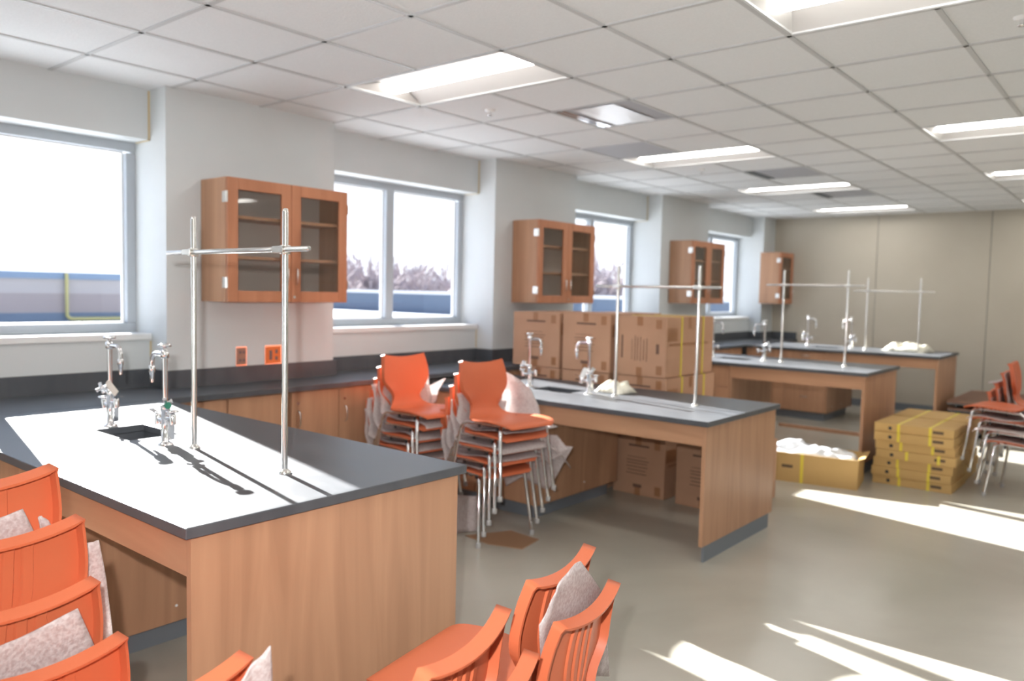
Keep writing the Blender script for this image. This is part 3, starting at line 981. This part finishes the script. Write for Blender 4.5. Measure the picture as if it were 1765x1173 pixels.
# ---------------------------------------------------------------- foam sheets
def foam(x, y, z, rz, label, group, v0=2, v1=40, wl=0.22, wr=0.22, sl=None, sr=None, gap=0.016, droop=0.0, seed=0, top_cut=0.0, flare=0.0):
    rr = random.Random(seed)
    rows = []
    us = [-1 + 2 * j / 12 for j in range(13)]
    base = [[shell_pt(ROWS[i], u, 0, i, False) for u in us] for i in range(NV)]
    nn = normals(base)
    sgn = -1 if nn[NV - 4][6].x < 0 else 1
    ph = [rr.uniform(0, 6) for _ in range(4)]
    for i in range(v0, v1 + 1):
        row = []
        k = min(i, NV - 1)
        X, Z, hw_, wr_ = ROWS[k]
        n0 = nn[k][6] * sgn
        for u in us:
            bk_ = min(1.0, max(0.0, (i / NV - 0.42) / 0.14))
            wr2 = wr * bk_ + (wr if sr is None else sr) * (1 - bk_)
            wl2 = wl * bk_ + (wl if sl is None else sl) * (1 - bk_)
            wy = wr2 * u if u > 0 else wl2 * u
            p = Vector((X, wy, Z)) + n0 * (gap + 0.004 * math.sin(ph[0] + u * 3 + i * 0.2) + 0.003 * math.sin(ph[1] + i * 0.55))
            if i > NV - 1:
                p += Vector((-0.010 - 0.002 * (i - NV), 0, 0.013)) * (i - NV + 1)
            side = max(0.0, abs(wy) - 0.20)
            if k < NV * 0.5:
                p.z -= droop * (side / 0.1) ** 1.5
            else:
                p.x += flare * side
            if i > v1 - 3: p.z += 0.004 * math.sin(u * 5 + ph[2]) - top_cut * u * (i - v1 + 3) / 3
            p.y += 0.008 * math.sin(i * 0.5 + ph[3])
            row.append(p)
        rows.append(row)
    mb = MB()
    mb.grid(rows)
    o = mb.build('foam_sheet', M['foam'])
    sd = o.modifiers.new('thickness', 'SOLIDIFY')
    sd.thickness = 0.003
    sd.offset = 0
    o.location = (x, y, z)
    o.rotation_euler = (0, 0, rz)
    return tag(o, label, 'foam sheet', group)

ORD = ['bottom', 'second from bottom', 'middle', 'second from top', 'topmost']
def ordinals(n):
    return {2: ['bottom', 'topmost'], 3: ['bottom', 'middle', 'topmost'], 4: ['bottom', 'second from bottom', 'second from top', 'topmost'], 5: ORD}[n]

def stack(x, y, rz, n, step, desc, group, foams, z0=0.0):
    c, s = math.cos(rz), math.sin(rz)
    od = ordinals(n)
    for k in range(n):
        px, py, pz = x + step[0] * k * c, y + step[0] * k * s, z0 + step[1] * k
        put_chair(px, py, pz, rz, '%s orange chair of the %s' % (od[k], desc), group)
        if k in foams:
            foam(px, py, pz, rz, 'foam sheet on the %s chair of the %s' % (od[k], desc), 'foam sheets between stacked chairs', seed=k + int(x * 100), **foams[k])

R_ = math.radians
# stack in front of the second bench
GA = 'orange chairs stacked by the second bench'
stack(1.413, 0.738, R_(-8), 5, (0.047, 0.082), 'stack standing against the second bench', GA,
      {0: dict(wl=0.20, wr=0.21, sl=0.17, sr=0.24, v0=8, v1=36), 1: dict(wl=0.20, wr=0.21, sl=0.18, sr=0.38, droop=0.06, v0=3, v1=37),
       2: dict(wl=0.20, wr=0.22, sl=0.19, sr=0.42, droop=0.05, v0=1, v1=38), 3: dict(wl=0.19, wr=0.26, sl=0.15, sr=0.30, v0=6, v1=36)})
# stack behind it by the window counter
stack(0.79, 0.64, R_(-6), 5, (0.045, 0.082), 'stack nearest the window counter', 'orange chairs stacked by the window counter',
      {0: dict(wl=0.21, wr=0.21, sl=0.17, sr=0.24), 1: dict(wl=0.22, wr=0.21, sl=0.17, sr=0.26, v1=40), 2: dict(wl=0.21, wr=0.21, sl=0.19, sr=0.25, v1=41), 3: dict(wl=0.19, wr=0.24, sl=0.15, sr=0.22, v1=38)})
# foreground pair at the bottom centre
GC = 'orange chairs stacked at the bottom centre'
for nm, rz, tp, st in (('right foreground stack', R_(190), (3.568, -1.251), 0.075), ('left foreground stack', R_(195), (3.668, -1.733), 0.068)):
    ox, oy = tip(tp[0], tp[1], rz, -1)
    bx, by = ox - st * math.cos(rz), oy - st * math.sin(rz)
    stack(bx, by, rz, 2, (st, 0.085), nm + ' at the bottom centre', GC,
          {})
# cut off stack at the bottom edge
rz = R_(184)
ox, oy = tip(3.455, -2.225, rz, -1)
stack(ox + 0.07, oy, rz, 2, (0.07, 0.085), 'stack cut off by the bottom edge', 'orange chairs cut off by the bottom edge', {})
# foreground stack at the left edge
FT = [(3.015, -2.262, 0.80), (2.945, -2.29, 0.915), (2.83, -2.275, 1.03), (2.72, -2.29, 1.135)]
od = ordinals(4)
for k, (tx, ty, tz) in enumerate(FT):
    rz = R_(182)
    ox, oy = tip(tx, ty, rz, -1)
    put_chair(ox, oy, tz - 0.80, rz, od[k] + ' orange chair of the left edge stack beside the nearest bench', 'orange chairs stacked at the left edge')
# two stacks at the right edge
stack(3.945, 4.44, R_(172), 4, (0.058, 0.088), 'left facing right edge stack', 'orange chairs stacked at the right edge',
      {0: dict(v1=38), 1: dict(wl=0.22, wr=0.24, sl=0.20, sr=0.26, droop=0.03, v1=38), 2: dict(wl=0.22, wr=0.22, sl=0.19, sr=0.24, v1=38)})
stack(3.845, 4.96, R_(0), 4, (0.048, 0.085), 'rear right edge stack', 'orange chairs stacked at the right edge',
      {0: dict(wl=0.22, wr=0.24, v1=40), 1: dict(wl=0.23, wr=0.24, v1=40), 2: dict(wl=0.23, wr=0.25, v1=43)})

# ================================================================ boxes
def printed(parent, x0, z0, wd, rot=False):
    """faint lines of print on a box face (face is the local y = 0 plane)"""
    pm = MB()
    ln = [(0.30, 0.86, 0.40, 0.016), (0.28, 0.66, 0.36, 0.004), (0.26, 0.60, 0.44, 0.006), (0.27, 0.55, 0.40, 0.006), (0.26, 0.49, 0.42, 0.006), (0.28, 0.43, 0.36, 0.006), (0.26, 0.37, 0.40, 0.006), (0.40, 0.16, 0.17, 0.026)]
    for (a, b, c, h) in ln:
        if rot:
            pm.box(x0 + wd * (1 - b) - h / 2, x0 + wd * (1 - b) + h / 2, -0.0012, 0, z0 + a * 0.45, z0 + (a + c) * 0.45)
        else:
            pm.box(x0 + wd * a, x0 + wd * (a + c), -0.0012, 0, z0 + b * 0.45 - h / 2, z0 + b * 0.45 + h / 2)
    return pm.build('printed_text', M['print'], parent)

def big_box(x, y, z, wd, dp, ht, rz, label, rot=False, strap=False, tapes=True):
    root = empty('cardboard_box', (x, y, z), rz, label, 'cardboard box', 'big brown cardboard boxes')
    BOX(0, wd, 0, dp, 0, ht).build('carton', M['card'], root, 0.004)
    printed(root, 0, 0, wd, rot)
    if tapes:
        tp = MB()
        tp.box(-0.001, wd + 0.001, dp * 0.45, dp * 0.45 + 0.06, ht, ht + 0.001)
        for (a, b) in ((wd * 0.5 - 0.03, ht - 0.07), (wd - 0.09, ht - 0.09), (wd * 0.5 - 0.03, 0), (wd - 0.08, 0.02)):
            tp.box(a, a + 0.05, -0.001, 0.0, b, b + 0.07)
        tp.box(wd, wd + 0.001, dp * 0.45, dp * 0.45 + 0.05, ht - 0.09, ht + 0.001)
        tp.box(wd, wd + 0.001, 0.05, dp - 0.1, ht * 0.52, ht * 0.52 + 0.02)
        tp.box(wd, wd + 0.001, 0.02, 0.18, ht * 0.60, ht * 0.82)
        tp.build('packing_tape', M['tape'], root)
    if strap:
        for q, yy in enumerate((0.235, 0.60)):
            sm = MB()
            pr = [(-0.002, 0), (-0.002, ht), (wd + 0.002, ht), (wd + 0.002, 0)]
            sm.box(-0.003, 0, yy, yy + 0.018, 0, ht); sm.box(wd, wd + 0.004, yy, yy + 0.018, 0, ht)
            sm.box(-0.003, wd + 0.004, yy, yy + 0.018, ht, ht + 0.003)
            sm.build('yellow_strap', M['strap'], root)
    return root
BY = 2.30
BH = 0.463
big_box(0.45, BY, 0.0, 0.42, 0.8, BH, 0, 'brown box at the bottom of the left column of the pile behind the bench')
big_box(0.90, BY, 0.0, 0.46, 0.8, BH, 0, 'brown box at the bottom of the middle column of the pile behind the bench')
big_box(1.425, BY - 0.02, 0.0, 0.455, 0.8, BH, R(-1), 'left of the two brown boxes seen through the kneehole of the second bench')
big_box(1.985, BY - 0.04, 0.0, 0.455, 0.75, BH, R(-2), 'right of the two brown boxes seen through the kneehole of the second bench')
big_box(0.425, BY, BH + 0.001, 0.42, 0.8, BH - 0.004, 0, 'brown box in the middle row, left column, of the pile behind the second bench')
big_box(0.880, BY, BH + 0.001, 0.46, 0.8, BH - 0.004, 0, 'brown box in the middle row, centre column, of the pile behind the second bench')
big_box(1.40, BY + 0.01, BH + 0.001, 0.455, 0.8, BH - 0.004, R(-1), 'brown box with yellow straps in the middle row of the right box column', strap=True)
big_box(0.340, BY, 2 * BH + 0.001, 0.50, 0.8, BH, R(0.5), 'top left brown box of the pile behind the second bench')
big_box(0.885, BY - 0.01, 2 * BH + 0.001, 0.47, 0.8, BH + 0.01, R(-0.5), 'top middle brown box of the pile behind the second bench')
big_box(1.395, BY, 2 * BH + 0.001, 0.45, 0.8, BH, 0, 'top right brown box of the pile, with sideways print and yellow straps', True, True)

# flat tan cartons
def flat_carton(x, y, z, rz, label, sx, holes=True, grp='flat tan cartons in the strapped piles'):
    root = empty('flat_carton', (x, y, z), rz, label, 'carton', grp)
    W_, D_, H_ = 0.605, 0.555, 0.0725
    BOX(0, W_, 0, D_, 0, H_).build('carton', M['carton'], root, 0.002)
    for a in sx:
        s = MB()
        s.box(a, a + 0.022, -0.002, 0, 0, H_); s.box(a, a + 0.022, -0.002, D_ + 0.002, H_, H_ + 0.0012); s.box(a, a + 0.022, D_, D_ + 0.002, 0, H_)
        s.build('yellow_strap', M['strap'], root)
    pm = MB()
    pm.box(0.45, 0.53, -0.0012, 0, 0.028, 0.052)
    pm.build('printed_text', M['cartonprint'], root)
    if holes:
        MB().cyl((0.125, -0.0012, 0.034), (0.125, 0.0, 0.034), 0.015).build('hand_hole', M['black'], root)
    return root
sh = [(0.0, (0.20, 0.42)), (-0.01, (0.20, 0.43)), (0.0, (0.18, 0.42)), (0.02, (0.23, 0.47)), (0.01, (0.19, 0.43)), (0.0, (0.18, 0.42)), (-0.005, (0.18, 0.42))]
on7 = ['bottom', 'second from bottom', 'third from bottom', 'middle', 'third from top', 'second from top', 'topmost']
for k, (dx, ss) in enumerate(sh):
    flat_carton(2.885 + dx, 4.10 - 0.01 * (k % 2), k * 0.0742, R(-0.5 + (k * 37 % 5) * 0.3), on7[k] + ' flat tan carton of the strapped pile in front', ss)
for k, (dx, ss) in enumerate(sh):
    flat_carton(2.875 - dx, 4.70 + 0.01 * (k % 2), k * 0.0742, R(0.3), on7[k] + ' flat tan carton of the second strapped pile, behind the first', ss, False)

# long open box with plastic film
ob = empty('open_box', (1.80, 3.49, 0), R(9.5), 'long open tan box with white plastic film poking out, on the floor', 'open box')
OL, OD, OH = 1.10, 0.44, 0.245
t = 0.006
bb = MB()
bb.box(0, OL, 0, t, 0, OH); bb.box(0, OL, OD - t, OD, 0, OH); bb.box(0, t, t, OD - t, 0, OH); bb.box(OL - t, OL, t, OD - t, 0, OH); bb.box(t, OL - t, t, OD - t, 0, t)
bb.build('carton', M['carton'], ob)
BOX(0.62 + 0.03, 0.62 + 0.055, -0.002, 0, 0, OH).build('yellow_strap', M['strap'], ob)
BOX(0.66, 0.66 + 0.001, -0.001, 0, 0, OH)
pm = MB(); pm.box(0.53 - 0.03, 0.62 - 0.03, -0.0012, 0, 0.12, 0.145); pm.build('printed_text', M['cartonprint'], ob)
fl = MB(); fl.box(0, 0, 0, 0, 0, 0)
fl = MB().add([(OL, 0.02, OH), (OL, OD - 0.02, OH), (OL + 0.045, OD - 0.03, OH + 0.015), (OL + 0.045, 0.03, OH + 0.015)], [(0, 1, 2, 3)])
fo = fl.build('flap', M['carton'], ob); sd = fo.modifiers.new('th', 'SOLIDIFY'); sd.thickness = 0.005

def crumple(name, cx, cy, z, lx, ly, h, rz, material, label, cat, seed, amp=0.35, nx=44, ny=22):
    rr = random.Random(seed)
    ph = [(rr.uniform(2, 5), rr.uniform(2, 5), rr.uniform(0, 6), rr.uniform(0.3, 1)) for _ in range(5)] + [(rr.uniform(6, 14), rr.uniform(6, 14), rr.uniform(0, 6), rr.uniform(0.15, 0.4)) for _ in range(6)]
    tot = sum(p[3] for p in ph)
    rows = []
    for i in range(nx + 1):
        u = -1 + 2 * i / nx
        r = []
        for j in range(ny + 1):
            v = -1 + 2 * j / ny
            d = max(abs(u) ** 4, 0) + abs(v) ** 4
            env = max(0.0, 1 - min(1, d)) ** 0.4
            nz = sum(a[3] * math.sin(a[0] * u * 2 + a[2] + 1.5 * math.sin(a[1] * v + a[2])) for a in ph) / tot
            r.append((u * lx / 2 + 0.02 * nz, v * ly / 2 + 0.015 * nz, max(0.002, h * env * (0.72 + amp * 2 * nz))))
        rows.append(r)
    mb = MB().grid(rows)
    o = mb.build(name, material)
    o.location = (cx, cy, z)
    o.rotation_euler = (0, 0, rz)
    sd = o.modifiers.new('th', 'SOLIDIFY'); sd.thickness = 0.002; sd.offset = 1
    return tag(o, label, cat)
cx, cy = OL / 2, OD / 2
cc, ss_ = math.cos(R(9.5)), math.sin(R(9.5))
crumple('plastic_film', 1.80 + cx * cc - cy * ss_ - 0.02, 3.49 + cx * ss_ + cy * cc, 0.19, OL - 0.03, OD - 0.03, 0.115, R(9.5), M['bag'], 'crumpled shiny white plastic film bulging out of the open tan box', 'plastic film', 3)
crumple('cloth_bundle', 1.67, BENCH[1][0] + 0.76, BENCH[1][1] + 0.002, 0.24, 0.20, 0.085, R(-10), M['cloth'], 'crumpled cream cloth bag on the second bench behind the left rod', 'cloth', 5, 0.25, 24, 16)
crumple('cloth_bundle', 2.26, BENCH[3][0] + 0.72, BENCH[3][1] + 0.002, 0.52, 0.32, 0.115, R(-14), M['cloth'], 'heap of crumpled cream cloth on the farthest bench', 'cloth', 9, 0.25, 30, 18)

# folded table tops lying by the far bench
for k in range(5):
    lab = ['bottom', 'second from bottom', 'middle', 'second from top', 'topmost'][k]
    root = empty('folded_table', (2.83 + 0.01 * (k % 2), 7.25, k * 0.08), 0, lab + ' brown topped folded table of the flat pile by the farthest bench', 'folded table', 'folded tables lying in a pile')
    BOX(0, 0.76, 0, 1.5, 0.055, 0.078).build('table_top', M['darktop'], root, 0.003)
    BOX(0.004, 0.756, 0.004, 1.496, 0.040, 0.055).build('edge_band', M['greyedge'], root)
    fr = MB()
    for xx in (0.08, 0.68):
        fr.box(xx - 0.012, xx + 0.012, 0.1, 1.4, 0.0, 0.040)
    fr.build('folded_legs', M['greyedge'], root)

# things on the floor
tag(MB().prism([(1.383, 0.60), (1.60, 0.575), (1.815, 0.645), (1.775, 0.862), (1.53, 0.88)], 0.0005, 0.004).build('cardboard_sheet', M['paper']),
    'flat brown cardboard sheet on the floor under the chair stack', 'cardboard sheet')
pl = BOX(0, 1.15, 0, 0.06, 0, 0.035).build('wood_plank', M['woodh'])
pl.location = (1.20, 6.36, 0); tag(pl, 'long narrow brown plank lying on the floor beyond the third bench', 'plank')

# single foam sheets that stand, hang or stick out
def hang(pts_rows, label, wave=0.003, material='foam', group='loose foam sheets around the stacks'):
    rows = [[Vector(p) for p in r] for r in pts_rows]
    n0 = (rows[0][-1] - rows[0][0]).cross(rows[-1][0] - rows[0][0]).normalized()
    nr, nc = len(rows), len(rows[0])
    K = 5
    out = []
    for a in range((nr - 1) * K + 1):
        i, u = min(a // K, nr - 2), a / K - min(a // K, nr - 2)
        r = []
        for b in range((nc - 1) * K + 1):
            j, v = min(b // K, nc - 2), b / K - min(b // K, nc - 2)
            p = rows[i][j].lerp(rows[i][j + 1], v).lerp(rows[i + 1][j].lerp(rows[i + 1][j + 1], v), u)
            r.append(p + n0 * wave * (math.sin(b * 0.9 + a * 0.25) + 0.5 * math.sin(a * 1.1)))
        out.append(r)
    c = sum((p for r in rows for p in r), Vector()) / (nr * nc)
    o = MB().grid([[p - c for p in r] for r in out]).build('foam_sheet', M[material])
    o.location = c
    sd = o.modifiers.new('th', 'SOLIDIFY'); sd.thickness = 0.003; sd.offset = 0
    return tag(o, label, 'foam sheet', group)
hang([[(1.27, 1.06, 0.70), (1.42, 1.08, 0.71), (1.60, 1.09, 0.725)],
      [(1.26, 1.06, 0.84), (1.42, 1.08, 0.83), (1.565, 1.09, 0.815)],
      [(1.26, 1.06, 0.96), (1.38, 1.08, 0.93), (1.50, 1.09, 0.91)],
      [(1.28, 1.06, 1.02), (1.345, 1.075, 1.0), (1.43, 1.085, 0.955)]],
     'big white sunlit foam sheet standing behind the seat of the stack by the second bench', 0.006)
hang([[(1.36, 0.93, 0.46), (1.55, 0.96, 0.43), (1.80, 1.0, 0.50)],
      [(1.33, 0.94, 0.52), (1.58, 0.97, 0.55), (1.88, 1.01, 0.57)],
      [(1.30, 0.95, 0.56), (1.60, 0.98, 0.64), (1.78, 1.02, 0.65)]],
     'upper drooping foam sheet between the legs of the stack by the second bench', 0.004)
hang([[(1.38, 1.00, 0.25), (1.50, 1.02, 0.33), (1.70, 1.05, 0.27)],
      [(1.33, 1.01, 0.36), (1.52, 1.03, 0.42), (1.77, 1.06, 0.40)],
      [(1.28, 1.02, 0.50), (1.55, 1.04, 0.56), (1.87, 1.07, 0.58)]],
     'lower drooping foam sheet between the legs of the stack by the second bench', 0.004)
hang([[(0.76, 0.77, 0.70), (0.76, 0.86, 0.73), (0.76, 0.94, 0.765)],
      [(0.75, 0.80, 0.83), (0.75, 0.87, 0.84), (0.775, 0.95, 0.85)],
      [(0.74, 0.82, 0.915), (0.75, 0.89, 0.885), (0.84, 0.96, 0.94)]],
     'white sunlit foam wing beside the backrest of the stack nearest the window counter', 0.003)
hang([[(1.22, 0.44, 0.005), (1.30, 0.58, 0.005), (1.38, 0.72, 0.005)],
      [(1.20, 0.46, 0.12), (1.28, 0.60, 0.12), (1.36, 0.74, 0.12)],
      [(1.18, 0.48, 0.24), (1.26, 0.62, 0.24), (1.34, 0.76, 0.22)]],
     'grey white foam sheet standing on the floor among the legs of the tall stack', 0.004)
hang([[(3.60, -1.50, 0.55), (3.565, -1.33, 0.537), (3.530, -1.080, 0.429)], [(3.675, -1.62, 0.80), (3.632, -1.439, 0.716), (3.572, -1.165, 0.618)],
      [(3.674, -1.573, 0.843), (3.650, -1.456, 0.816), (3.602, -1.235, 0.745)], [(3.674, -1.546, 0.870), (3.668, -1.487, 0.898), (3.658, -1.431, 0.897)]],
     'striped white foam sheet behind the topmost chair of the right foreground stack', 0.0025)
hang([[(3.745, -1.86, 0.62), (3.735, -1.82, 0.62), (3.725, -1.78, 0.62)], [(3.74, -1.87, 0.78), (3.735, -1.83, 0.75), (3.73, -1.80, 0.71)]],
     'scrap of white foam between the two chairs of the left foreground stack', 0.001)
hang([[(2.752, -2.488, 0.906), (2.753, -2.421, 0.915), (2.755, -2.348, 0.924)], [(2.762, -2.490, 0.974), (2.763, -2.423, 0.978), (2.764, -2.355, 0.989)],
      [(2.771, -2.491, 1.030), (2.772, -2.425, 1.037), (2.773, -2.379, 1.047)]],
     'uppermost pinkish foam sheet in the left edge stack, cut straight on top', 0.002)
hang([[(2.771, -2.342, 0.933), (2.771, -2.328, 0.932), (2.771, -2.313, 0.933)], [(2.781, -2.348, 0.998), (2.781, -2.338, 1.000), (2.781, -2.324, 0.998)],
      [(2.785, -2.352, 1.025), (2.785, -2.346, 1.027), (2.783, -2.330, 1.012)]],
     'small torn scrap of pinkish foam beside the uppermost sheet of the left edge stack', 0.002)
hang([[[2.712, -2.21, 0.663], [2.711, -2.186, 0.659], [2.71, -2.158, 0.656]], [[2.746, -2.23, 0.82], [2.746, -2.209, 0.819], [2.747, -2.187, 0.822]], [[2.771, -2.246, 0.933], [2.772, -2.231, 0.936], [2.772, -2.214, 0.936]]],
     'narrow foam sheet showing as a white strip right of the left edge stack', 0.002)
hang([[(2.964, -2.551, 0.708), (2.962, -2.426, 0.693), (2.960, -2.290, 0.687)], [(2.972, -2.552, 0.765), (2.972, -2.428, 0.760), (2.973, -2.311, 0.771)],
      [(2.981, -2.554, 0.821), (2.983, -2.458, 0.838), (2.987, -2.348, 0.866)]],
     'wide slanted pinkish foam sheet lowest in the left edge stack', 0.0015)
hang([[(3.491, -2.286, 0.762), (3.489, -2.237, 0.745), (3.487, -2.196, 0.733)], [(3.505, -2.283, 0.851), (3.502, -2.240, 0.834), (3.501, -2.209, 0.827)],
      [(3.509, -2.262, 0.877), (3.511, -2.242, 0.890), (3.513, -2.220, 0.904)]],
     'pointed white foam sheet in the stack cut off by the bottom edge', 0.0015)
hang([[(3.602, 4.76, 0.862), (3.66, 4.77, 0.875), (3.72, 4.78, 0.895)], [(3.600, 4.85, 0.872), (3.66, 4.86, 0.890), (3.72, 4.87, 0.915)]],
     'white foam flap sticking out left of the backs of the rear right edge stack', 0.002)
